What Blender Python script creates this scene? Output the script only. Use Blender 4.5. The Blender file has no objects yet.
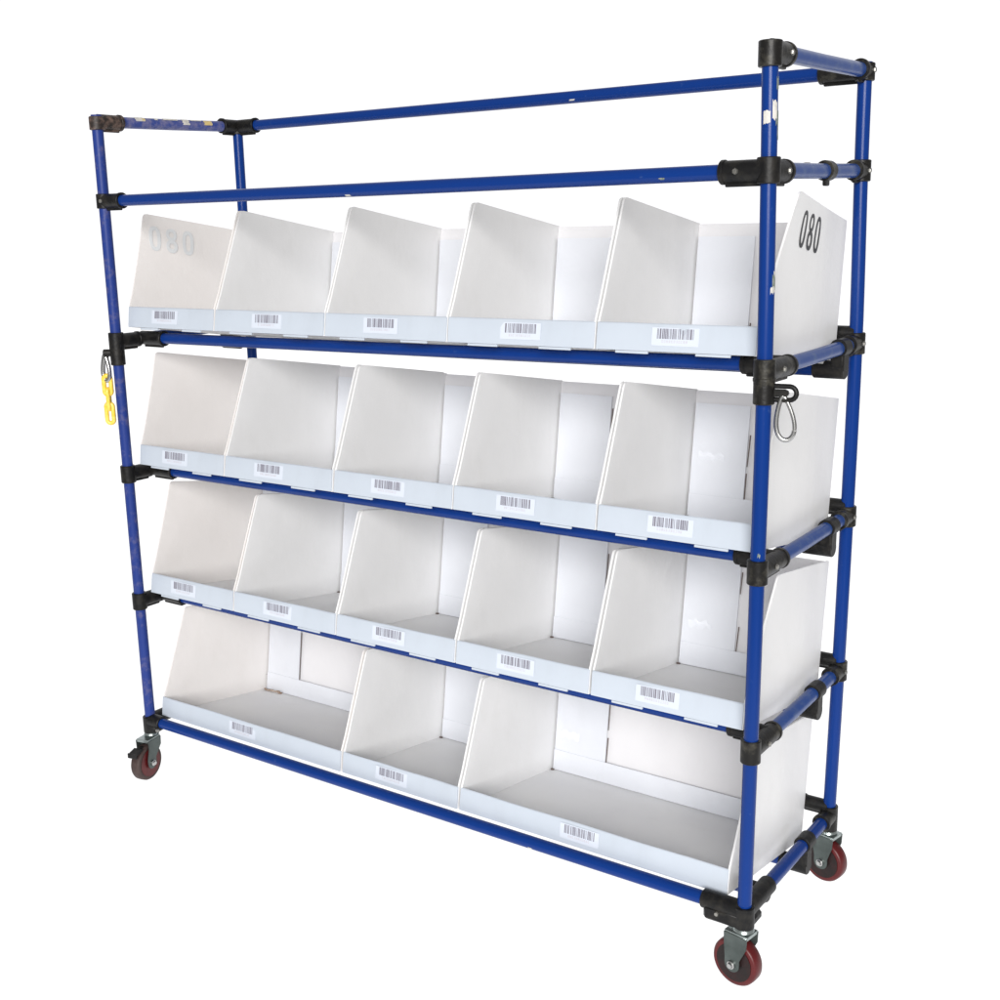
import bpy, bmesh, math, random
from mathutils import Vector, Matrix
V = Vector
R = random.Random(7)
S = bpy.context.scene
COL = S.collection

# ------------------------------------------------------------------ materials
def newmat(name):
    m = bpy.data.materials.new(name); m.use_nodes = True
    nt = m.node_tree; b = nt.nodes['Principled BSDF']
    return m, nt, b
def N(nt, t, **kw):
    n = nt.nodes.new(t)
    for k, v in kw.items(): setattr(n, k, v)
    return n
def noise(nt, scale, detail=3, rough=.5, stretch=None):
    tc = N(nt, 'ShaderNodeTexCoord'); no = N(nt, 'ShaderNodeTexNoise')
    no.inputs['Scale'].default_value = scale; no.inputs['Detail'].default_value = detail
    no.inputs['Roughness'].default_value = rough
    if stretch:
        mp = N(nt, 'ShaderNodeMapping'); mp.inputs['Scale'].default_value = stretch
        nt.links.new(tc.outputs['Object'], mp.inputs[0]); nt.links.new(mp.outputs[0], no.inputs['Vector'])
    else: nt.links.new(tc.outputs['Object'], no.inputs['Vector'])
    return no.outputs['Fac']
def ramp(nt, fac, stops):
    r = N(nt, 'ShaderNodeValToRGB'); e = r.color_ramp.elements
    while len(e) < len(stops): e.new(.5)
    for el, (p, c) in zip(e, stops): el.position = p; el.color = (*c, 1)
    nt.links.new(fac, r.inputs[0]); return r.outputs[0]
def bump(nt, b, fac, strength, dist=.002):
    bp = N(nt, 'ShaderNodeBump'); bp.inputs['Strength'].default_value = strength; bp.inputs['Distance'].default_value = dist
    nt.links.new(fac, bp.inputs['Height']); nt.links.new(bp.outputs[0], b.inputs['Normal'])
def simple(name, c, rough=.5, metal=0, spec=.5, c2=None, sc=30, bs=0, bsc=60, lo=.35, hi=.7, stretch=None):
    m, nt, b = newmat(name)
    if c2: nt.links.new(ramp(nt, noise(nt, sc, 5, .6, stretch), [(lo, c), (hi, c2)]), b.inputs['Base Color'])
    else: b.inputs['Base Color'].default_value = (*c, 1)
    b.inputs['Roughness'].default_value = rough; b.inputs['Metallic'].default_value = metal
    b.inputs['Specular IOR Level'].default_value = spec
    if bs: bump(nt, b, noise(nt, bsc, 4), bs)
    return m

M = {}
def board(name, ca, cb, rough=.32, bs=.35, through=.14):
    m, nt, b = newmat(name)
    mul = N(nt, 'ShaderNodeMix', data_type='RGBA'); mul.blend_type = 'MULTIPLY'; mul.inputs[0].default_value = 1
    nt.links.new(ramp(nt, noise(nt, 4.5, 3, .55), [(.3, ca), (.7, cb)]), mul.inputs[6])
    nt.links.new(ramp(nt, noise(nt, 11, 9, .72, (1, 1, .35)), [(.52, (1, 1, 1)), (.68, (.975, .972, .968)), (.85, (.90, .895, .88))]), mul.inputs[7])
    nt.links.new(mul.outputs[2], b.inputs['Base Color'])
    b.inputs['Roughness'].default_value = rough; b.inputs['Specular IOR Level'].default_value = .35
    bump(nt, b, noise(nt, 9, 4, .55), bs, .006)
    # thin hollow polypropylene lets light through
    tl = N(nt, 'ShaderNodeBsdfTranslucent'); mx = N(nt, 'ShaderNodeMixShader'); mx.inputs[0].default_value = through
    nt.links.new(b.inputs['Base Color'].links[0].from_socket, tl.inputs[0])
    nt.links.new(b.outputs[0], mx.inputs[1]); nt.links.new(tl.outputs[0], mx.inputs[2])
    nt.links.new(mx.outputs[0], nt.nodes['Material Output'].inputs['Surface'])
    return m
M['board'] = board('white_corrugated_plastic', (.86, .86, .865), (.885, .885, .89))
M['board_warm'] = board('warm_corrugated_plastic', (.875, .845, .83), (.89, .865, .85))  # warmer tint, for side panels of the first column
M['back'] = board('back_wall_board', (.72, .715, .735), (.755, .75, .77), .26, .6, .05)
M['tape'] = simple('clear_tape', (.69, .71, .76), .2, 0, .5, bs=.7, bsc=60)
M['lip'] = board('light_balanced_lip_board', (.55, .605, .68), (.58, .635, .71))  # lip colour darkened and blued to hold down the strong front light
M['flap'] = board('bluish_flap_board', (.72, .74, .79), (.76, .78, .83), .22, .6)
M['liner'] = board('grey_floor_board', (.80, .80, .81), (.85, .85, .845), .5, .2)
M['label'] = simple('label_paper', (.585, .63, .71), .4)
M['ink'] = simple('printed_ink', (.17, .16, .20), .6)
M['faint_ink'] = simple('faint_ink', (.52, .47, .51), .6)
M['number'] = simple('black_number_ink', (.008, .008, .009), .35)
M['ghost'] = simple('show_through_number', (.70, .722, .738), .35)
M['slit'] = simple('dark_slit', (.12, .09, .08), .8)
M['brown'] = simple('torn_brown_edge', (.22, .13, .085), .9, c2=(.5, .42, .36), sc=60)
# blue plastic coated pipe, a few scuffs
def pipe(name, base, scuff, lo, hi, rough=.24, spec=.19):
    m, nt, b = newmat(name)
    nt.links.new(ramp(nt, noise(nt, 38, 6, .68), [(lo, base), (hi, scuff)]), b.inputs['Base Color'])
    b.inputs['Roughness'].default_value = rough; b.inputs['Specular IOR Level'].default_value = spec
    bump(nt, b, noise(nt, 25, 3), .06, .002)
    return m
M['blue'] = pipe('blue_coated_pipe', (.003, .029, .175), (.025, .06, .20), .66, .74)
M['blue_worn'] = pipe('scuffed_blue_pipe', (.010, .045, .20), (.07, .11, .22), .50, .78, .30, .35)
M['blue_dull'] = pipe('dulled_blue_pipe', (.014, .035, .19), (.12, .11, .19), .52, .8, .4, .25)
M['blue_faded'] = pipe('faded_blue_pipe', (.035, .06, .24), (.22, .20, .30), .42, .75, .4, .3)
M['black'] = simple('black_pipe_joint', (.0045, .0045, .005), .45, .0, .25, c2=(.022, .020, .017), sc=45, bs=.25, bsc=120, lo=.45, hi=.75)
M['black_worn'] = simple('worn_pipe_joint', (.008, .0075, .007), .4, .1, .3, c2=(.075, .07, .055), sc=38, bs=.3, bsc=120, lo=.50, hi=.80)
M['brown_worn_flare'] = simple('flare_tinted_worn_joint', (.022, .016, .014), .5, .1, .4, c2=(.19, .125, .10), sc=55, lo=.46, hi=.76, bs=.3, bsc=100)  # worn joint, with pale brown lens flare painted into its second tone
M['bolt'] = simple('joint_bolt', (.16, .16, .155), .35, .8, c2=(.35, .34, .31), sc=90)
M['steel'] = simple('zinc_steel', (.50, .50, .49), .26, 1.0, c2=(.40, .40, .40), sc=30)
M['fork'] = simple('zinc_caster_fork', (.055, .068, .065), .42, .5, .4, c2=(.10, .12, .115), sc=22, bs=.15)
M['plate'] = simple('zinc_caster_plate', (.26, .30, .295), .3, .9, c2=(.42, .47, .46), sc=35)
M['wheel_red'] = simple('red_polyurethane', (.095, .006, .007), .38, 0, .35, c2=(.055, .005, .006), sc=26)
M['wheel_core'] = simple('dark_wheel_core', (.008, .005, .005), .5, 0, .3, c2=(.022, .006, .006), sc=30)
M['wheel_grey'] = simple('grey_tread', (.040, .024, .022), .6, 0, .3, c2=(.060, .040, .036), sc=50)
M['yellow'] = simple('yellow_plastic', (.80, .52, .035), .3, 0, .5, c2=(.85, .66, .16), sc=70)
M['chip_white'] = simple('pale_tape_scrap', (.62, .60, .55), .6, c2=(.45, .44, .42), sc=80)
M['chip_yellow'] = simple('yellow_tape_scrap', (.62, .47, .18), .6, c2=(.50, .42, .26), sc=80)
M['chip_green'] = simple('green_grey_scrap', (.10, .14, .11), .5, c2=(.28, .29, .27), sc=120)

# ------------------------------------------------------------------ mesh helpers
class MB:
    def __init__(s): s.v = []; s.f = []; s.sharp = 40
    def add(s, vs, fs):
        o = len(s.v); s.v += [V(a) for a in vs]; s.f += [tuple(o+i for i in f) for f in fs]
    def box(s, c, size, rot=None, ch=0):
        x, y, z = [a/2 for a in size]; c = V(c)
        if ch:
            pts = []
            for sx in (-1, 1):
                for sy in (-1, 1):
                    for sz in (-1, 1):
                        pts += [(sx*(x-ch), sy*(y-ch), sz*z), (sx*(x-ch), sy*y, sz*(z-ch)), (sx*x, sy*(y-ch), sz*(z-ch))]
            bm = bmesh.new()
            for q in pts: bm.verts.new(q)
            bmesh.ops.convex_hull(bm, input=bm.verts[:]); bm.verts.ensure_lookup_table()
            bmesh.ops.dissolve_limit(bm, angle_limit=.01, verts=bm.verts[:], edges=bm.edges[:])
            bm.verts.index_update()
            vs = [w.co.copy() for w in bm.verts]; fs = [[w.index for w in f.verts] for f in bm.faces]; bm.free()
        else:
            vs = [V((a*x, b*y, d*z)) for a in (-1, 1) for b in (-1, 1) for d in (-1, 1)]
            fs = [(0,1,3,2),(4,6,7,5),(0,4,5,1),(2,3,7,6),(0,2,6,4),(1,5,7,3)]
        if rot: vs = [rot @ w for w in vs]
        s.add([w + c for w in vs], fs)
    def tube(s, pts, r, n=20, caps=True, closed=False):
        """round bar along a polyline; r number or list"""
        pts = [V(p) for p in pts]; k = len(pts); rs = r if isinstance(r, (list, tuple)) else [r]*k
        prev = None; vs = []
        for i, p in enumerate(pts):
            if closed: t = (pts[(i+1) % k] - pts[i-1])
            else: t = pts[min(i+1, k-1)] - pts[max(i-1, 0)]
            if t.length < 1e-9: t = prev_t
            t.normalize(); prev_t = t
            if prev is None:
                a = V((0, 0, 1)) if abs(t.z) < .9 else V((1, 0, 0))
                prev = (a - t*a.dot(t)).normalized()
            else: prev = (prev - t*prev.dot(t)).normalized()
            b = t.cross(prev)
            for j in range(n):
                an = 2*math.pi*j/n; vs.append(p + (prev*math.cos(an) + b*math.sin(an))*rs[i])
        fs = []
        for i in range(k if closed else k-1):
            i2 = (i+1) % k
            for j in range(n): fs.append((i*n+j, i*n+(j+1) % n, i2*n+(j+1) % n, i2*n+j))
        if caps and not closed: fs += [tuple(range(n))[::-1], tuple(range((k-1)*n, k*n))]
        s.add(vs, fs)
    def sleeve(s, a, b, r, ch=.0015, n=20):
        a, b = V(a), V(b); d = (b-a).normalized()
        s.tube([a, a+d*1e-5, a+d*ch, b-d*ch, b-d*1e-5, b], [r-ch, r-ch, r, r, r-ch, r-ch], n)
    def lathe(s, prof, c, axis, n=40):
        """prof [(radius, along)] round axis through c"""
        c = V(c); ax = V(axis).normalized(); a = V((0, 0, 1)) if abs(ax.z) < .9 else V((1, 0, 0))
        u = (a - ax*a.dot(ax)).normalized(); w = ax.cross(u); vs = []; k = len(prof)
        for r, h in prof:
            for j in range(n):
                an = 2*math.pi*j/n; vs.append(c + ax*h + (u*math.cos(an)+w*math.sin(an))*r)
        fs = [(i*n+j, i*n+(j+1) % n, (i+1)*n+(j+1) % n, (i+1)*n+j) for i in range(k-1) for j in range(n)]
        if prof[0][0] > 1e-6: fs.append(tuple(range(n))[::-1])
        if prof[-1][0] > 1e-6: fs.append(tuple(range((k-1)*n, k*n)))
        s.add(vs, fs)
    def prism(s, outline, ex):
        """planar outline (3D points) pushed by ex"""
        o = [V(p) for p in outline]; ex = V(ex); n = len(o)
        s.add(o + [p+ex for p in o], [tuple(range(n))[::-1], tuple(range(n, 2*n))] + [(i, (i+1) % n, n+(i+1) % n, n+i) for i in range(n)])
    def sheet(s, rows, th):
        """grid of points (rows x cols) given thickness th (vector)"""
        a = len(rows); b = len(rows[0]); th = V(th)
        vs = [V(p) for r in rows for p in r]; m = len(vs); vs += [p+th for p in vs]; fs = []
        for i in range(a-1):
            for j in range(b-1):
                q = (i*b+j, i*b+j+1, (i+1)*b+j+1, (i+1)*b+j); fs.append(q); fs.append(tuple(m+x for x in q[::-1]))
        ring = [j for j in range(b)] + [i*b+b-1 for i in range(1, a)] + [(a-1)*b+j for j in range(b-2, -1, -1)] + [i*b for i in range(a-2, 0, -1)]
        for i in range(len(ring)):
            p, q = ring[i], ring[(i+1) % len(ring)]; fs.append((p, m+p, m+q, q))
        s.add(vs, fs)
    def build(s, name, mat, parent=None, mats=None):
        me = bpy.data.meshes.new(name); bm = bmesh.new()
        vv = [bm.verts.new(p) for p in s.v]
        for f in s.f:
            try: bm.faces.new([vv[i] for i in f])
            except ValueError: pass
        bmesh.ops.recalc_face_normals(bm, faces=bm.faces[:])
        for f in bm.faces: f.smooth = True
        for e in bm.edges:
            if len(e.link_faces) == 2 and e.calc_face_angle(0) > math.radians(s.sharp): e.smooth = False
        bm.to_mesh(me); bm.free(); me.materials.append(mat)
        o = bpy.data.objects.new(name, me); COL.objects.link(o)
        if parent: o.parent = parent; o.matrix_parent_inverse = Matrix.Identity(4)
        return o
def local(root, mb):
    inv = root.matrix_basis.inverted(); mb.v = [inv @ p for p in mb.v]; return mb
def thing(name, label, cat, loc=(0, 0, 0), group=None, rot=None):
    o = bpy.data.objects.new(name, None); COL.objects.link(o); o.empty_display_size = .05
    o.location = loc
    if rot: o.rotation_euler = rot
    o['label'] = label; o['category'] = cat
    if group: o['group'] = group
    return o
def part(mb, name, mat, parent, label=None, root=None):
    """mb is in world space; root = the top-level thing"""
    root = root or parent
    local(root, mb)
    if parent is not root: mb.v = [p - parent.location for p in mb.v]
    o = mb.build(name, M[mat], parent)
    if label: o['label'] = label
    return o

# ------------------------------------------------------------------ the rack
W, D, H = 1.7765, .471, 1.6
TR = .014
LV = {'b': 0, 'l3': .347, 'l2': .700, 'l1': 1.063, 'z2': 1.407, 't': 1.6}
GROUND = -.162
# lens bow put into the pipe shape: small bends in metres at each joint
CR = V((.8162, -.5763, -.0405)); CR = V((.817, -.576, 0))
def J(post, l):
    x0, y0 = {'FL': (0, 0), 'FR': (W, 0), 'BR': (W, D), 'BL': (0, D)}[post]
    b, dz = BEND.get((post, l), (0, 0))
    return V((x0, y0, LV[l]+dz)) + CR*b
BEND = {('FL','t'):(.0115,-.006),('FL','z2'):(.0085,-.005),('FL','l1'):(0,-.0125),('FL','l2'):(-.006,-.001),('FL','l3'):(-.007,-.001),('FL','b'):(-.001,0),
        ('FR','t'):(-.0035,-.003),('FR','z2'):(.0015,-.003),('FR','l1'):(.007,0),('FR','l2'):(.0025,-.003),('FR','l3'):(-.003,-.004),('FR','b'):(-.0095,.001),
        ('BR','t'):(-.0005,.006),('BR','z2'):(.001,.008),('BR','l1'):(.009,.008),('BR','l2'):(.006,.004),('BR','l3'):(-.0005,.006),('BR','b'):(-.0105,0),
        ('BL','t'):(-.0015,.007),('BL','z2'):(-.003,.004),('BL','l1'):(-.003,0)}
rack = thing('pipe_rack_cart', 'tall four-shelf rack cart of blue coated pipes and black joints on red caster wheels', 'rack', (W/2, D/2, GROUND))

def smooth_path(keys, n=6):
    out = []
    for i in range(len(keys)-1):
        p0 = keys[max(i-1, 0)]; p1 = keys[i]; p2 = keys[i+1]; p3 = keys[min(i+2, len(keys)-1)]
        for k in range(n):
            t = k/n
            out.append(.5*((2*p1) + (p2-p0)*t + (2*p0-5*p1+4*p2-p3)*t*t + (3*p1-p0-3*p2+p3)*t**3))
    return out + [keys[-1]]
lo = V((0, 0, -.028)); hi = V((0, 0, .006))
for post in ('FL', 'FR', 'BR', 'BL'):
    keys = [J(post, l) for l in ('b', 'l3', 'l2', 'l1', 'z2', 't')]
    keys = [keys[0]+lo] + keys + [keys[-1]+hi]
    m = MB(); m.tube(smooth_path(keys), TR, 24)
    part(m, 'post', 'blue' if post != 'FL' else 'blue_dull', rack)

def rail(a, b, name, mat='blue'):
    m = MB(); mid = (a+b)/2 + V((0, 0, -.001)); m.tube([a, mid, b], TR, 24); return part(m, name, mat, rack)
def along(a, b, d): return a + (b-a).normalized()*d

# long rails
rail(J('BL','t'), J('BR','t'), 'top_rail')
rail(J('FL','z2'), J('FR','z2'), 'front_rail')
rail(J('FL','b'), J('FR','b'), 'front_rail')
for l in ('b', 'l3', 'l2', 'l1'):
    up = V((0, -.002, .020)); rail(J('BL', l)+up, J('BR', l)+up, 'rear_rail')
# side rails
rail(J('FL','t'), J('BL','t'), 'side_rail', 'blue_faded')
rail(J('FR','t'), J('BR','t'), 'side_rail', 'blue_worn')
rail(J('FR','z2'), J('BR','z2'), 'side_rail', 'blue_worn')
for l in ('b', 'l3', 'l2', 'l1'):
    rail(J('FL', l), J('BL', l), 'side_rail')
    rail(J('FR', l), J('BR', l), 'side_rail', 'blue_worn' if l != 'b' else 'blue')
# shelf rails between the side rails: front one level with them, rear one hung below
def side_pt(s, l, y):
    a, b = J('F'+s, l), J('B'+s, l); t = (y-a.y)/(b.y-a.y); return a.lerp(b, t)
FY = {'b': .13, 'l3': .082, 'l2': .084, 'l1': .084}
RYY = {'b': .33, 'l3': .335, 'l2': .362, 'l1': .380}
X_ = V((1, 0, 0))
for l in ('b', 'l3', 'l2', 'l1'):
    dn = V((0, 0, -.026 if l == 'b' else 0))
    a, b = side_pt('L', l, FY[l])+dn, side_pt('R', l, FY[l])+dn
    if l == 'b': a, b = a+X_*.02, b-X_*.03
    rail(a, b, 'shelf_rail')
    a, b = side_pt('L', l, RYY[l]) + V((0, 0, -.045+dn.z*.45)), side_pt('R', l, RYY[l]) + V((-.004, 0, -.045+dn.z*.45))
    if l == 'b': a, b = a+X_*.02, b-X_*.03
    rail(a, b, 'shelf_rail')

# black joints
SR = .0178
def joint(c, dirs, lens, mat='black', through=None, r=SR, bolts=(), name='joint'):
    """sleeves from c along dirs; a collar of half height `through` round the vertical pipe"""
    c = V(c); m = MB()
    if through: m.sleeve(c-V((0,0,through[0])), c+V((0,0,through[1])), r+.0008, n=24)
    for d, ln in zip(dirs, lens):
        d = V(d).normalized(); m.sleeve(c, c+d*ln, r, n=24)
        m.sleeve(c+d*(ln-.007), c+d*(ln+.001), r+.0018, .001, 24)
        # clamp flange along the sleeve
        side = d.cross(V((0, 0, 1)))
        if side.length < .1: side = V((1, 0, 0))
        side.normalize(); rot = Matrix((d, side, d.cross(side))).transposed()
        m.box(c+d*(ln*.52)+V((0,0,-r*.55)), (ln*.8, .008, r*1.5), rot, .0015)
    o = part(m, name, mat, rack)
    for p, nrm in bolts:
        q = MB(); p = V(p); nrm = V(nrm).normalized()
        q.lathe([(.0055, -.004), (.0055, .0015), (.0045, .003), (0.0, .0032)], p, nrm, 6)
        b = part(q, 'bolt', 'bolt', o, root=rack)
    return o
X, Y, Z = V((1,0,0)), V((0,1,0)), V((0,0,1))
# tops
c = J('FR','t'); joint(c, [Y], [.068], 'black_worn', (.026, .016), r=.0195, bolts=[(c+V((.0195,.048,0)), X)])
c = J('BR','t'); joint(c, [-Y, -X], [.032, .09], 'black_worn', (.020, .014), r=.0185, bolts=[(c+V((.019,0,0)), X)])
c = J('FL','t'); joint(c, [Y], [.070], 'brown_worn_flare', (.020, .012), r=.0185)
c = J('BL','t'); joint(c, [-Y, X], [.06, .075], 'black', (.020, .008), r=.0185)
# second front rail
c = J('FR','z2'); joint(c, [-X, Y], [.085, .070], 'black', (.022, .022), r=.0195, bolts=[(c+V((-.052,-.0205,0)), -Y), (c+V((.0195,.045,0)), X)])
c = J('BR','z2'); joint(c, [-Y], [.045], 'black_worn', (.021, .021), r=.0185, bolts=[(c+V((.019,-.004,0)), X)])
c = J('FL','z2'); joint(c, [X], [.072], 'black', (.018, .018), r=.0180, bolts=[(c+V((.012,-.019,0)), V((.4,-1,0)))])
m = MB(); c = side_pt('R','z2', .275); m.sleeve(c-Y*.013, c+Y*.013, SR+.001, n=24); m.box(c-Z*.02, (.008, .02, .016), None, .002)
part(m, 'ring_clamp', 'black_worn', rack)
# shelf levels
for l in ('l1', 'l2', 'l3'):
    wm = 'black_worn'
    for s in ('L', 'R'):
        c = J('F'+s, l); o = 1 if s == 'R' else -1
        joint(c, [Y], [.108 if s == 'R' else .07], wm if s == 'R' else 'black', (.024, .022), r=.0186, bolts=[(c+V((o*.019, .045, 0)), X*o)])
        q = side_pt(s, l, FY[l])
        joint(q, [-X*o], [.078 if s == 'R' else .088], 'black', None, r=.0182)
        c = J('B'+s, l)
        joint(c, [-Y], [.05], wm, (.022, .022), r=.0184, bolts=[(c+V((o*.019, -.006, 0)), X*o)])
        # rear rail sleeve
        u = c+V((0, -.002, .020)); joint(u, [-X*o], [.062], 'black', None, r=.0156)
        # hanging clamp of the rear shelf rail
        q = side_pt(s, l, RYY[l]); m = MB()
        m.sleeve(q-Y*.019, q+Y*.019, .0185, n=24)
        m.box(q+V((-o*.002, 0, -.024)), (.028, .034, .050), None, .004)
        e = q+V((-o*.004, 0, -.045)); m.sleeve(e+X*o*.015, e-X*o*.050, .0184, n=24)
        part(m, 'hanging_clamp', 'black', rack)
# foot level
for s in ('L', 'R'):
    o = 1 if s == 'R' else -1
    c = J('F'+s, 'b'); m = MB()
    ln = .088 if s == 'R' else .05
    m.sleeve(c-Z*.034, c+Z*.012, .0205, n=24)
    m.sleeve(c, c-X*o*ln, .0192, n=24); m.sleeve(c, c+Y*(.118 if s == 'R' else .07), .0188, n=24)
    if s == 'R':
        m.box(c+V((-.040, -.004, -.019)), (.082, .030, .032), None, .006)
        m.box(c+V((-.004, .02, -.024)), (.044, .06, .022), None, .006)
    else: m.box(c+V((.012, 0, -.018)), (.045, .030, .024), None, .005)
    jo = part(m, 'foot_joint', 'black', rack)
    q = MB(); q.lathe([(.005, -.004), (.005, .0015), (.004, .003), (0, .0032)], c+V((-o*.05, -.0195, -.014)), -Y, 6); part(q, 'bolt', 'bolt', jo, root=rack)
    c = J('B'+s, 'b')
    joint(c, [-Y], [.05], 'black_worn', (.036, .024), r=.0188)
    joint(c+V((0, -.002, .020)), [-X*o], [.062], 'black', None, r=.0156)
    q = side_pt(s, 'b', RYY['b']); m = MB()
    m.sleeve(q-Y*.02, q+Y*.02, .0185, n=24); m.box(q+V((-o*.001, 0, -.028)), (.024, .034, .054), None, .004)
    e = q+V((-o*.004, 0, -.0565)); m.sleeve(e+X*o*.014, e-X*o*.050, .0184, n=24)
    part(m, 'hanging_clamp', 'black', rack)
    q = side_pt(s, 'b', FY['b'])-Z*.026; joint(q, [-X*o], [.055], 'brown_worn_flare' if s == 'L' else 'black', None, r=.0178)

# tape scraps and chipped coating on the pipes (thin curved patches)
def patch(a, b, t0, t1, a0, a1, mat, jag=3):
    """patch hugging the pipe a->b between t0..t1 metres and angles a0..a1 (deg, 0 = +x or up, ccw about pipe)"""
    d = (b-a).normalized(); ref = V((1, 0, 0)) if abs(d.z) > .9 else V((0, 0, 1))
    u = (ref - d*ref.dot(d)).normalized(); w = d.cross(u); rows = []
    n, k = 8, 6
    for i in range(n+1):
        f = i/n; row = []
        j0 = R.uniform(-jag, jag)*.0006; j1 = R.uniform(-jag, jag)*.0006
        for j in range(k+1):
            g = j/k; an = math.radians(a0+(a1-a0)*f); t = (t0+j0)*(1-g) + (t1+j1)*g
            row.append(a + d*t + (u*math.cos(an)+w*math.sin(an))*(TR+.0003))
        rows.append(row)
    m = MB(); m.sheet(rows, (u*math.cos(math.radians((a0+a1)/2))+w*math.sin(math.radians((a0+a1)/2)))*.0006)
    part(m, 'tape_scrap', mat, rack)
a, b = J('FR','t'), J('FR','z2')                    # angles: 0 = +x ; direction down so w = d x u
patch(a, b, .098, .118, 60, 110, 'chip_white'); patch(a, b, .082, .112, 10, 48, 'chip_white', 5)
patch(a, b, .098, .12, -30, 20, 'chip_green', 5); patch(a, b, .045, .062, -10, 15, 'chip_green', 5); patch(a, b, .122, .142, -30, 0, 'chip_green', 4)
a, b = J('FR','z2'), J('FR','l1')
patch(a, b, .176, .198, -30, 25, 'chip_green', 5); patch(a, b, .170, .178, -30, 10, 'chip_white', 4); patch(a, b, .196, .206, -5, 40, 'chip_white', 4)
a, b = J('FL','t'), J('BL','t')
for t0, t1, a0, a1, mt in ((.112,.140,-75,-20,'chip_white'),(.132,.142,-70,-35,'chip_yellow'),(.175,.185,-55,-30,'chip_white'),(.205,.252,-50,-25,'chip_white'),(.268,.290,-95,-25,'chip_white'),(.300,.335,-45,-28,'chip_white'),(.345,.372,-90,-35,'chip_yellow')):
    patch(a, b, t0, t1, -a1, -a0, mt, 4)
a, b = J('FR','z2'), J('BR','z2')
patch(a, b, .17, .20, -60, -10, 'chip_white', 4)

for (pa, pb, la, lb, spots) in (('FL','FR','z2','z2',(.82,1.57)), ('BL','BR','t','t',(1.1,)), ('FL','FR','b','b',(1.27,)), ('BR','BR','z2','l2',(.24,)), ('FR','FR','l1','l3',(.33,))):
    a, b = J(pa, la), J(pb, lb)
    for t in spots:
        ang = R.uniform(100, 160) if pa != pb else R.uniform(0, 60)
        patch(a, b, t, t+R.uniform(.006, .014), ang, ang+R.uniform(12, 26), R.choice(('chip_white', 'chip_green')), 4)
# casters
def caster(post, ax_deg, swing, trail, hold_brake, tread='wheel_red', core='wheel_core'):
    c = J(post, 'b'); ax = V((math.cos(math.radians(ax_deg)), math.sin(math.radians(ax_deg)), 0))
    roll = Z.cross(ax)
    wc = V((c.x, c.y, 0)) + roll*trail; wc.z = GROUND + .0505
    ca = bpy.data.objects.new('caster', None); COL.objects.link(ca); ca.parent = rack
    base = V((c.x, c.y, c.z-.034)); ca.location = base - rack.location; ca.empty_display_size = .03
    rot = Matrix((roll, ax, Z)).transposed()
    # swivel plate and bearing
    m = MB(); m.lathe([(.016, .002), (.019, -.001), (.021, -.006), (.017, -.010), (.017, -.013)], base, Z, 28)
    part(m, 'swivel_bearing', 'plate', ca, root=rack)
    # fork: bridge and two tapering cheeks
    m = MB(); top = base.z-.011
    m.box(V((wc.x, wc.y, top)) - roll*trail*.5, (.052, .040, .0035), rot, .0008)
    m.box(V((wc.x, wc.y, top-.004)) - roll*trail*.5, (.050, .0415, .007), rot, .001)
    part(m, 'fork_bridge', 'plate', ca, root=rack)
    m = MB()
    for sg in (-1, 1):
        o0 = wc + ax*sg*.0195; h = top - wc.z
        prof = [(-.026-trail*.5, h-.002), (-.025-trail*.5, h*.62), (-.0165, .012)]
        prof += [(-.0165*math.cos(math.radians(t)), -.0165*math.sin(math.radians(t))) for t in range(0, 181, 20)]
        prof += [(.0165, .012), (.025-trail*.5, h*.62), (.026-trail*.5, h-.002)]
        m.prism([o0 + roll*a + Z*z for a, z in prof], ax*sg*.0026)
    part(m, 'fork', 'fork', ca, root=rack)
    m = MB()
    for sg in (-1, 1):
        m.lathe([(.0085, 0), (.0085, .0045), (.006, .006), (.005, .0095), (0, .010)], wc + ax*sg*.0221, ax*sg, 12)
    m.tube([wc-ax*.022, wc+ax*.022], .004, 10)
    part(m, 'axle', 'steel', ca, root=rack)
    # wheel: tyre with rounded shoulders, and a recessed core
    m = MB(); w2 = .015
    prof = [(.039, -w2+.001), (.044, -w2), (.0475, -w2+.0012), (.0498, -w2+.005), (.0503, 0), (.0498, w2-.005), (.0475, w2-.0012), (.044, w2), (.039, w2-.001), (.039, -w2+.001)]
    m.lathe(prof[:-1], wc, ax, 56)
    wh = part(m, 'wheel', tread, ca, root=rack)
    wh_loc = wc
    m = MB(); m.lathe([(.0395, -w2-.0003), (.037, -w2+.0005), (.034, -w2+.005), (.014, -w2+.005), (.012, -w2-.001), (.006, -w2-.001)], wc, ax, 40)
    m.lathe([(.0395, w2+.0003), (.037, w2-.0005), (.034, w2-.005), (.014, w2-.005), (.012, w2+.001), (.006, w2+.001)], wc, ax, 40)
    part(m, 'wheel_core', core, ca, root=rack)
    if hold_brake:
        m = MB(); p = V((wc.x, wc.y, top-.022)) + roll*hold_brake*.040
        m.box(p, (.030, .030, .004), rot @ Matrix.Rotation(.25*hold_brake, 3, 'Y'), .001)
        m.box(p + roll*hold_brake*.014 - Z*.006, (.004, .030, .014), rot, .001)
        m.box(p - roll*hold_brake*.02 + Z*.004, (.02, .012, .004), rot, .001)
        part(m, 'brake_pedal', 'black', ca, root=rack)
caster('FR', -99, 0, -.012, 0)
caster('BR', -101, 0, -.004, 0)
caster('FL', 12, 0, -.032, -1, 'wheel_grey', 'wheel_red')
caster('BL', -60, 0, .012, 0)

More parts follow.
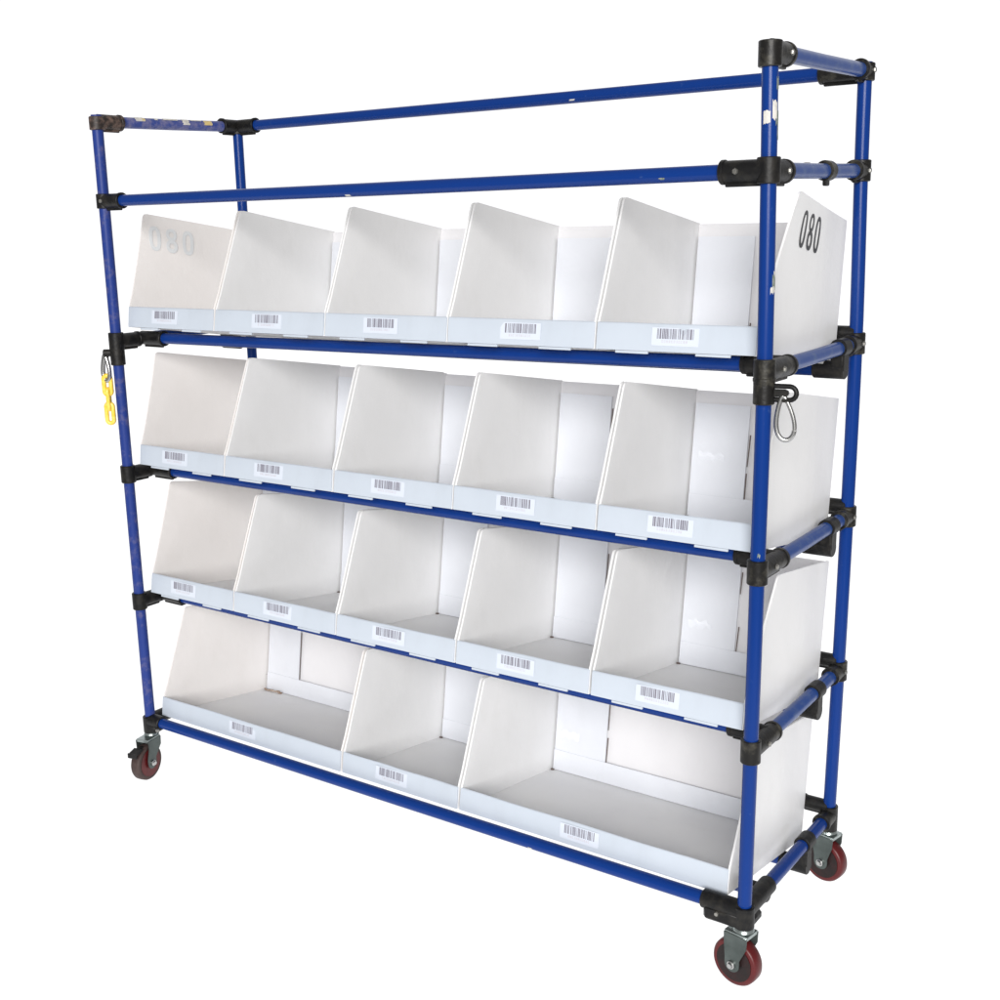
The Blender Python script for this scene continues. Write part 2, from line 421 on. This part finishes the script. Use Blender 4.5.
# hook holders on both front posts, under the first shelf level
c = J('FR','l1') - Z*.037
m = MB(); m.sleeve(c-Z*.021, c+Z*.024, .0192, n=24); m.sleeve(c+Z*.019, c+Z*.026, .0205, .001, 24)
holder = part(m, 'hook_clamp', 'black_worn', rack)
hdir = V((.985, .17, 0)).normalized()
loop = []
L0, LR = .049, .0120
cc = c + hdir*.008
for t in range(0, 181, 20): loop.append(cc + hdir*(L0-LR+LR*math.sin(math.radians(t))) + Z*(LR*math.cos(math.radians(t))))
loop += [cc + hdir*.004 - Z*LR]; loop = [cc + hdir*.004 + Z*LR] + loop
hside = hdir.cross(Z).normalized()
m = MB(); m.tube(loop, .0045, 12)
m.prism([cc + hside*.004 + hdir*a + Z*z for a, z in ((0,-.0065),(.029,-.0065),(.0345,-.004),(.036,0),(.0345,.004),(.029,.0065),(0,.0065))], -hside*.008)
part(m, 'hook_loop', 'black', holder, root=rack)
c2 = J('FL','l1') - Z*.040
m = MB(); m.sleeve(c2-Z*.022, c2+Z*.022, .0188, n=24)
holder2 = part(m, 'hook_clamp', 'black', rack)
hd2 = V((-.80, -.60, 0)).normalized()
m = MB(); m.sleeve(c2+hd2*.010+Z*.010, c2+hd2*.036+Z*.010, .0095, n=16); m.box(c2+hd2*.03+Z*.007, (.014,.014,.022), None, .004)
part(m, 'hook_loop', 'black', holder2, root=rack)

# snap hooks
def snap_hook(top, plane_u, h, w, label, tilt=0, wr=.003):
    t = thing('snap_hook', label, 'snap hook', top, None)
    u = V(plane_u).normalized(); v = u.cross(Z)
    pts = []
    for i in range(40):
        a = 2*math.pi*i/40; yy = math.cos(a)             # pear: narrow at top
        k = (1-yy)/2; ww = w*(.34+.66*k**.9)*.5
        p = u*math.sin(a)*ww + Z*(-(1-yy)*h/2)
        p = Matrix.Rotation(tilt, 3, v) @ p
        pts.append(top + p)
    gate = range(5, 15)
    body = [pts[(i) % 40] for i in range(14, 46)]
    m = MB(); m.tube(body, wr, 12); part(m, 'hook_body', 'steel', t)
    m = MB(); m.tube([pts[i] for i in range(5, 15)], wr*.88, 12)
    m.lathe([(.0038, -.003), (.0038, .003)], pts[14], v, 10)
    part(m, 'gate', 'steel', t)
    return pts
pr = c + hdir*.034 + Z*(-.0055)
snap_hook(pr, (.95, .30, 0), .078, .042, 'silver pear-shaped snap hook hanging empty from the clamp on the right front post', .10, .0044)
pl = c2 + hd2*.033 + Z*.004
snap_hook(pl, (.95, .3, 0), .066, .026, 'small silver snap hook on the left front post holding a yellow chain end', 0, .0062)
ch = thing('chain', 'short yellow plastic chain of three links hanging by the left front post', 'chain', pl-Z*.066)
def link(cn, u, h, w, r):
    u = V(u).normalized(); pts = []
    s = h/2-w/2
    for i in range(16): a = math.pi*i/15; pts.append(cn + u*(w/2*math.cos(a)) + Z*(s + w/2*math.sin(a)))
    for i in range(16): a = math.pi + math.pi*i/15; pts.append(cn + u*(w/2*math.cos(a)) + Z*(-s + w/2*math.sin(a)))
    m = MB(); m.tube(pts, r, 10, closed=True); part(m, 'link', 'yellow', ch)
top = pl - Z*.057
link(top-Z*.021, (.80,.6,0), .050, .0180, .0060)
link(top-Z*.058, (.6,-.8,0), .054, .013, .0056)
link(top-Z*.095, (.80,.6,0), .052, .0175, .0058)

# ------------------------------------------------------------------ the bins
ALPHA = math.radians(8.2)
TH = .0042
DEP, HF, HB, LIP = .405, .300, .293, .053
BARS = [3,1,2,1,1,2,1,3,2,1,1,1,3,2,2,1,1,2,3,1,1,3,1,2,2,1,3,1,1,2,2,3,1,2,1,3,2,1,3]
def bin_(row, idx, x0, x1, zf, label, bar, slits=(), splayR=0, splayL=0, flap=.80, group='white bins in the rack', torn=False, seed=0, gap=0):
    rr = random.Random(100*row+idx)
    root = thing('storage_bin', label, 'bin', ((x0+x1)/2, .03, zf), group, (-ALPHA+rr.uniform(-.004, .004), 0, rr.uniform(-.004, .004)))
    w = x1-x0; hw = w/2
    def P(mb, name, mat, par=None, lab=None):
        o = mb.build(name, M[mat], par or root)
        if lab: o['label'] = lab
        return o
    zs = [0, .026, LIP, .09, .14, .19, .215, .24, .255, .270, .284, .2885, .293, .2965, .2987, .3]
    def yf(z):
        if z <= LIP: return 0
        y = .002 + (z-LIP)/(.3-LIP)*.063
        if z > .290: q = (z-.290)/.010; y += .010*(1-math.sqrt(max(0, 1-q*q)))
        elif z < .08: y -= .002*(.08-z)/.027
        return y
    amps = []; flat = (row, idx) in ((1, 1), (1, 5))
    def side(sg, splay):
        rows = []
        amp = 0 if flat else rr.uniform(-.0035, .0035)
        amps.append(amp)
        for z in zs:
            row = []
            for j in range(13):
                t = j/12; y = yf(z)+(DEP-yf(z))*t
                zz = z*(1-(1-HB/HF)*t)
                vz = z/.3
                off = sg*(splay*vz**1.5*(1-t)**1.2) + amp*math.sin(math.pi*vz)*math.sin(math.pi*t)
                row.append((sg*(hw-TH/2)+off-TH/2, y, zz))
            rows.append(row)
        m = MB(); m.sheet(rows, (TH, 0, 0)); return m
    sm = 'board_warm' if idx == 1 else 'board'
    left = P(side(-1, splayL), 'side_panel', sm)
    right = P(side(1, splayR), 'side_panel', sm)
    i0, i1 = -hw+TH+.0004, hw-TH-.0004
    # back panel with its folded inner flap
    m = MB(); rows = []
    amp = rr.uniform(-.003, .003)
    for k in range(9):
        z = .001+(HB-.003)*k/8
        rows.append([(i0+(i1-i0)*j/10, DEP-TH-.0006+amp*math.sin(math.pi*k/8)*math.sin(math.pi*j/10), z) for j in range(11)])
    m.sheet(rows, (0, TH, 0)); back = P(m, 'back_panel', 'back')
    m = MB(); rows = []; fw = (i1-i0)*flap
    def fold(a, b, za, zb, yb, t, amp, name='inner_flap'):
        m = MB(); rows = []
        for k in range(9):
            z = za+(zb-za)*k/8
            rows.append([(a+(b-a)*j/10, yb+amp*math.sin(math.pi*k/8)*math.sin(math.pi*j/10) + rr.uniform(-.0004, .0004), z) for j in range(11)])
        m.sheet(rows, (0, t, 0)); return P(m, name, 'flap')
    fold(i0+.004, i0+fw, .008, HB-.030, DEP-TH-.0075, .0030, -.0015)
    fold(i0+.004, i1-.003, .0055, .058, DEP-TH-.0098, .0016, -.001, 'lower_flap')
    if (row, idx) in ((2, 5), (3, 5), (4, 3)):
        za = .10+rr.uniform(-.03, .06); m = MB()
        rows_ = [[(i0+.02+(fw-.05)*(.55+.1*(4-row))*j/14, DEP-TH-.0085-.0012*math.sin(math.pi*k_/4)+rr.uniform(-.0005, .0005), za+.020*k_/4+.003*math.sin(j*1.1+row)) for j in range(15)] for k_ in range(5)]
        m.sheet(rows_, (0, .0003, 0)); P(m, 'tape_strip', 'tape', back)
    # dark slits at the flap edge
    for (za, zb, dx) in slits:
        m = MB(); xx = i0+fw+.0015
        m.prism([(xx+dx, DEP-TH-.0066, za), (xx+dx+.0022, DEP-TH-.0066, za), (xx+.0016, DEP-TH-.0066, zb), (xx+.0002, DEP-TH-.0066, zb)], (0, .0018, 0))
        P(m, 'slit', 'slit', back)
    # floor
    m = MB(); rows = []
    am = rr.uniform(.000, .0015)
    for k in range(9):
        y = TH+.0006+(DEP-2*TH-.0016)*k/8
        rows.append([(i0+(i1-i0)*j/12, y, .0012+am*math.sin(math.pi*k/8)*math.sin(math.pi*j/12)) for j in range(13)])
    m.sheet(rows, (0, 0, .0030)); P(m, 'floor_panel', 'liner')
    # front lip (double folded board, rounded top) with locking tabs over the rail
    m = MB(); lw = hw-.0012; d0 = -.0026
    nx = 16; rows = []; seedp = rr.uniform(0, 6)
    prof = [(d0, .0005), (d0, .025), (d0, LIP-.0035), (d0+.0008, LIP-.0012), (d0+.0025, LIP), (d0+.0048, LIP-.0012), (d0+.0056, LIP-.0035), (d0+.0056, .025), (d0+.0056, .0048)]
    for i in range(nx+1):
        x = -lw+2*lw*i/nx; wob = .0013*math.sin(i*.9+seedp)+.0005*rr.uniform(-1, 1)
        rows.append([(x, y+wob*(z/LIP), z) for y, z in prof])
    k = len(prof); vs = [p for r in rows for p in r]
    fs = [(i*k+j, i*k+j+1, (i+1)*k+j+1, (i+1)*k+j) for i in range(nx) for j in range(k-1)]
    fs += [(i*k+k-1, i*k, (i+1)*k, (i+1)*k+k-1) for i in range(nx)]
    fs += [tuple(range(k)), tuple(range(nx*k, nx*k+k))[::-1]]
    m.add(vs, fs)
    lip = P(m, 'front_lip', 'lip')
    for t0, t1 in (((.14, .35), (.64, .85)) if row < 4 else ()):
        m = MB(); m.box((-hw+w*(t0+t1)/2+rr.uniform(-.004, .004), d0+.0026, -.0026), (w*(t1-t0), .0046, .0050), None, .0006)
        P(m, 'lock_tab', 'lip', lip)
    # barcode sticker
    lw_, lh = .098, .040
    bx = bar-(x0+x1)/2; zc = .0325; yb = d0-.0007
    m = MB(); m.box((bx, yb-.0001, zc-.004), (lw_, .0004, lh-.006), None)
    st = P(m, 'barcode_label', 'label', lip)
    m = MB(); tot = sum(BARS); x = bx-.0375; un = .075/tot
    br = [rr.choice((1,1,1,2,2,3)) for _ in range(45)]; un = .075/sum(br)
    for i, b_ in enumerate(br):
        if i % 2 == 0: m.box((x+b_*un*.5, yb-.0005, zc+.0015), (b_*un*.96, .0003, .0190))
        x += b_*un
    P(m, 'barcode', 'ink', lip); m = MB()
    # row of tiny digits under the bars
    for i in range(11):
        xx = bx-.026+i*.0050; zz = zc-.0128
        m.box((xx, yb-.0005, zz+.0020), (.0026, .0002, .0006)); m.box((xx, yb-.0005, zz-.0020), (.0026, .0002, .0006))
        if rr.random() < .8: m.box((xx-.0011, yb-.0005, zz), (.0005, .0002, .0034))
        if rr.random() < .8: m.box((xx+.0011, yb-.0005, zz), (.0005, .0002, .0034))
        if rr.random() < .5: m.box((xx, yb-.0005, zz), (.0026, .0002, .0006))
    P(m, 'label_text', 'faint_ink', lip)
    if torn:
        m = MB()
        for q in range(7):
            m.box((i0+.012+q*.010, DEP-.022-rr.random()*.008, .007+rr.random()*.004), (.014, .006, .004), Matrix.Rotation(rr.uniform(-.6, .6), 3, 'Z'), .001)
        P(m, 'torn_edge', 'brown', back)
    else:
        m = MB(); m.box((i0+.006, DEP-.020, .0062), (.009, .006, .0035), Matrix.Rotation(.4, 3, 'Z'), .001); P(m, 'torn_edge', 'slit', back)
    return root, left, right, hw, amps

def ring(mb, cx, cz, rx, rz, sx, sz, place, n=40, p=2.6):
    def se(a, ax, az):
        c, s = math.cos(a), math.sin(a)
        return (cx+ax*math.copysign(abs(c)**(2/p), c), cz+az*math.copysign(abs(s)**(2/p), s))
    o = []; i_ = []
    for k in range(n):
        a = 2*math.pi*k/n; o.append(se(a, rx, rz)); i_.append(se(a, rx-sx, rz-sz))
    vs = [place(*q) for q in o+i_] + [place(*q, 1) for q in o+i_]
    fs = []
    for k in range(n):
        k2 = (k+1) % n
        fs += [(k, k2, n+k2, n+k), (2*n+k, 3*n+k, 3*n+k2, 2*n+k2), (k, 2*n+k, 2*n+k2, k2), (n+k, n+k2, 3*n+k2, 3*n+k)]
    mb.add(vs, fs)
def wall_off(amp, y, z, splay=.040):
    yf = .002+(z-LIP)/(.3-LIP)*.063
    t = max(0, (y-yf)/(DEP-yf))
    return amp*math.sin(math.pi*z/.3)*math.sin(math.pi*t) - splay*(z/.3)**1.5*(1-t)**1.2
def number080(place, h=.066, w=.030, gap=.0105, st=1.0):
    m = MB()
    for i, ch_ in enumerate('080'):
        cx = i*(w+gap)+w/2
        if ch_ == '0': ring(m, cx, h/2, w/2, h/2, .0084*st, .0080*st, place)
        else:
            ring(m, cx, h*.745, w/2*.92, h*.255, .0078*st, .0074*st, place, p=2.2)
            ring(m, cx, h*.27, w/2, h*.27, .0082*st, .0078*st, lambda a, b, k=0: place(a, b, k+1), p=2.2)
    return m

ZR = {1: 1.0845, 2: .7215, 3: .3660, 4: .0075}
rows = {
 1: [(.016,.338,.159),(.342,.704,.521),(.708,1.055,.873),(1.059,1.416,1.243),(1.420,1.752,1.590)],
 2: [(.015,.337,.154),(.341,.704,.496),(.710,1.056,.874),(1.060,1.418,1.223),(1.422,1.752,1.584)],
 3: [(.015,.335,.146),(.340,.690,.496),(.695,1.050,.858),(1.055,1.401,1.216),(1.406,1.745,1.560)],
 4: [(.016,.685,.336),(.690,1.048,.848),(1.052,1.722,1.375)]}
shelf = {1: 'top', 2: 'second', 3: 'third', 4: 'bottom'}
pos = {1: 'leftmost bin', 2: 'second bin from the left', 3: 'middle bin', 4: 'second bin from the right', 5: 'rightmost bin'}
special = {(1,1): 'white bin at the left end of the top shelf, faint 080 on its wall',
           (1,5): 'white bin at the right end of the top shelf, black 080 outside',
           (2,5): 'white bin right end of the second shelf, just behind the hanging empty snap hook',
           (2,1): 'white bin at the left end of the second shelf, beside the yellow chain',
           (4,1): 'extra wide white bin at the left of the bottom shelf with torn brown back corner',
           (4,2): 'narrow white bin between the two extra wide bins on the bottom shelf',
           (4,3): 'extra wide white bin at the right of the bottom shelf with bare grey floor'}
SL = {(1,5): [(.08,.036,.002)], (2,5): [(.20,.13,.002),(.115,.02,-.0005)], (3,5): [(.24,.19,.001),(.115,.03,.003)],
      (2,4): [(.235,.16,.001),(.10,.07,0)], (3,4): [(.235,.155,.001),(.105,.03,.002)], (4,3): [(.225,.14,0),(.12,.045,.001)], (4,1): [(.2,.02,0)]}
for r, lst in rows.items():
    for i, (x0, x1, bx) in enumerate(lst, 1):
        lab = special.get((r, i), 'white corrugated bin, %s on the %s shelf' % (pos[i], shelf[r]))
        splay = 0
        if i == len(lst): splay = {1: .030, 2: .012, 3: .020, 4: .012}[r]
        if r in (1,) and 1 < i <= 4: splay = 0
        root, lf, rg, hw, amps = bin_(r, i, x0, x1, ZR[r], lab, bx, SL.get((r, i), ()), splayR=splay, splayL={(1, 1): .040, (2, 1): .036, (3, 1): .018}.get((r, i), 0), flap=(.23 if r == 4 and i == 3 else .2 if (r == 4 and i == 1) else .42), torn=(r, i) == (4, 1))
        if (r, i) == (1, 5):
            y0, z0 = .1155, .2065
            def place(a, b, k=0):
                y = y0+a; z = z0+b; t = (y-.045)/(DEP-.045); vz = z/.3
                off = splay*vz**1.5*(1-max(0,t))**1.2 + amps[1]*math.sin(math.pi*vz)*math.sin(math.pi*max(0, t))
                return (hw+off+.0009+k*.0003, y, z)
            number080(place, .068, .031, .012).build('printed_number', M['number'], rg)
        if (r, i) == (1, 1):
            def place(a, b, k=0): return (-hw+TH+wall_off(amps[0], .0725+a, .206+b)+.0012+k*.0001, .0725+a, .206+b)
            number080(place, .064, .036, .016, 1.25).build('printed_number', M['ghost'], lf)['label'] = 'faint grey 080 showing through the panel'
            def place(a, b, k=0): return (-hw+wall_off(amps[0], .0975+a, .210+b)-.0004-k*.0003, .0975+a, .210+b)
            number080(place, .060, .034, .022).build('printed_number', M['number'], lf)

# ------------------------------------------------------------------ added white translucent floor, glows from below so no shadow shows
m, nt, b = newmat('white_translucent_sheet')
nt.nodes.remove(b); tr = N(nt, 'ShaderNodeBsdfTranslucent'); tr.inputs[0].default_value = (.97, .97, .97, 1)
nt.links.new(tr.outputs[0], nt.nodes['Material Output'].inputs['Surface'])
fm = MB(); n = 64
fm.add([(-14, -1.5, GROUND), (3.3, -1.5, GROUND), (3.3, 16, GROUND), (-14, 16, GROUND)], [(0, 1, 2, 3)])
fl = fm.build('floor', m); fl['kind'] = 'structure'

# ------------------------------------------------------------------ light
wd = bpy.data.worlds.new('World'); S.world = wd; wd.use_nodes = True
nt = wd.node_tree; bg = nt.nodes['Background']
# made-up surroundings: bright white behind and below, dimmed elsewhere to shape the shading
tc = N(nt, 'ShaderNodeTexCoord')
def lobe(d, a, b):
    dp = N(nt, 'ShaderNodeVectorMath', operation='DOT_PRODUCT'); dp.inputs[1].default_value = d
    nt.links.new(tc.outputs['Generated'], dp.inputs[0])
    mr = N(nt, 'ShaderNodeMapRange'); mr.interpolation_type = 'SMOOTHSTEP'
    mr.inputs['From Min'].default_value = a; mr.inputs['From Max'].default_value = b
    nt.links.new(dp.outputs['Value'], mr.inputs['Value']); return mr.outputs['Result']
def mixc(fac, a, b):
    mx = N(nt, 'ShaderNodeMix', data_type='RGBA'); nt.links.new(fac, mx.inputs[0])
    for k, v in ((6, a), (7, b)):
        if isinstance(v, tuple): mx.inputs[k].default_value = (*v, 1)
        else: nt.links.new(v, mx.inputs[k])
    return mx.outputs[2]
col = mixc(lobe((-.576, .817, 0), .5, .76), (.33, .325, .32), (1.08, 1.08, 1.10))
col = mixc(lobe((0, 0, -1), .45, .55), col, (1.40, 1.40, 1.41))
nt.links.new(col, bg.inputs[0]); bg.inputs[1].default_value = 1.0
def area(name, loc, target, size, power, col):
    l = bpy.data.lights.new(name, 'AREA'); l.shape = 'RECTANGLE'; l.size, l.size_y = size; l.energy = power; l.color = col
    o = bpy.data.objects.new(name, l); COL.objects.link(o); o.location = loc
    o.rotation_euler = (V(target)-V(loc)).to_track_quat('-Z', 'Y').to_euler(); return o
area('front_fill', (6.9, -9.6, 4.0), (.9, .2, .7), (6.2, 4.8), 1830, (1, .985, .965))  # added unseen lamp that fills the bin interiors from the front

# ------------------------------------------------------------------ camera
P_ = [2.611811, -1.995536, 1.319774, -0.613741, -0.223417, -0.020257, 1202.496872]
C = V(P_[0:3]); ya, pi_, ro = P_[3:6]
f = V((math.sin(ya)*math.cos(pi_), math.cos(ya)*math.cos(pi_), math.sin(pi_)))
r0 = V((math.cos(ya), -math.sin(ya), 0)); u0 = r0.cross(f)
r1 = r0*math.cos(ro)+u0*math.sin(ro); u1 = -r0*math.sin(ro)+u0*math.cos(ro)
cd = bpy.data.cameras.new('Camera'); co = bpy.data.objects.new('Camera', cd); COL.objects.link(co)
co.matrix_world = Matrix(((r1.x, u1.x, -f.x, C.x), (r1.y, u1.y, -f.y, C.y), (r1.z, u1.z, -f.z, C.z), (0, 0, 0, 1)))
cd.sensor_width = 36; cd.lens = P_[6]*.036; cd.clip_start = .05; cd.clip_end = 300
S.camera = co
S.render.resolution_x = S.render.resolution_y = 1024
S.view_settings.view_transform = 'Standard'; S.view_settings.look = 'None'; S.view_settings.exposure = 0; S.view_settings.gamma = 1
S.view_settings.use_curve_mapping = False
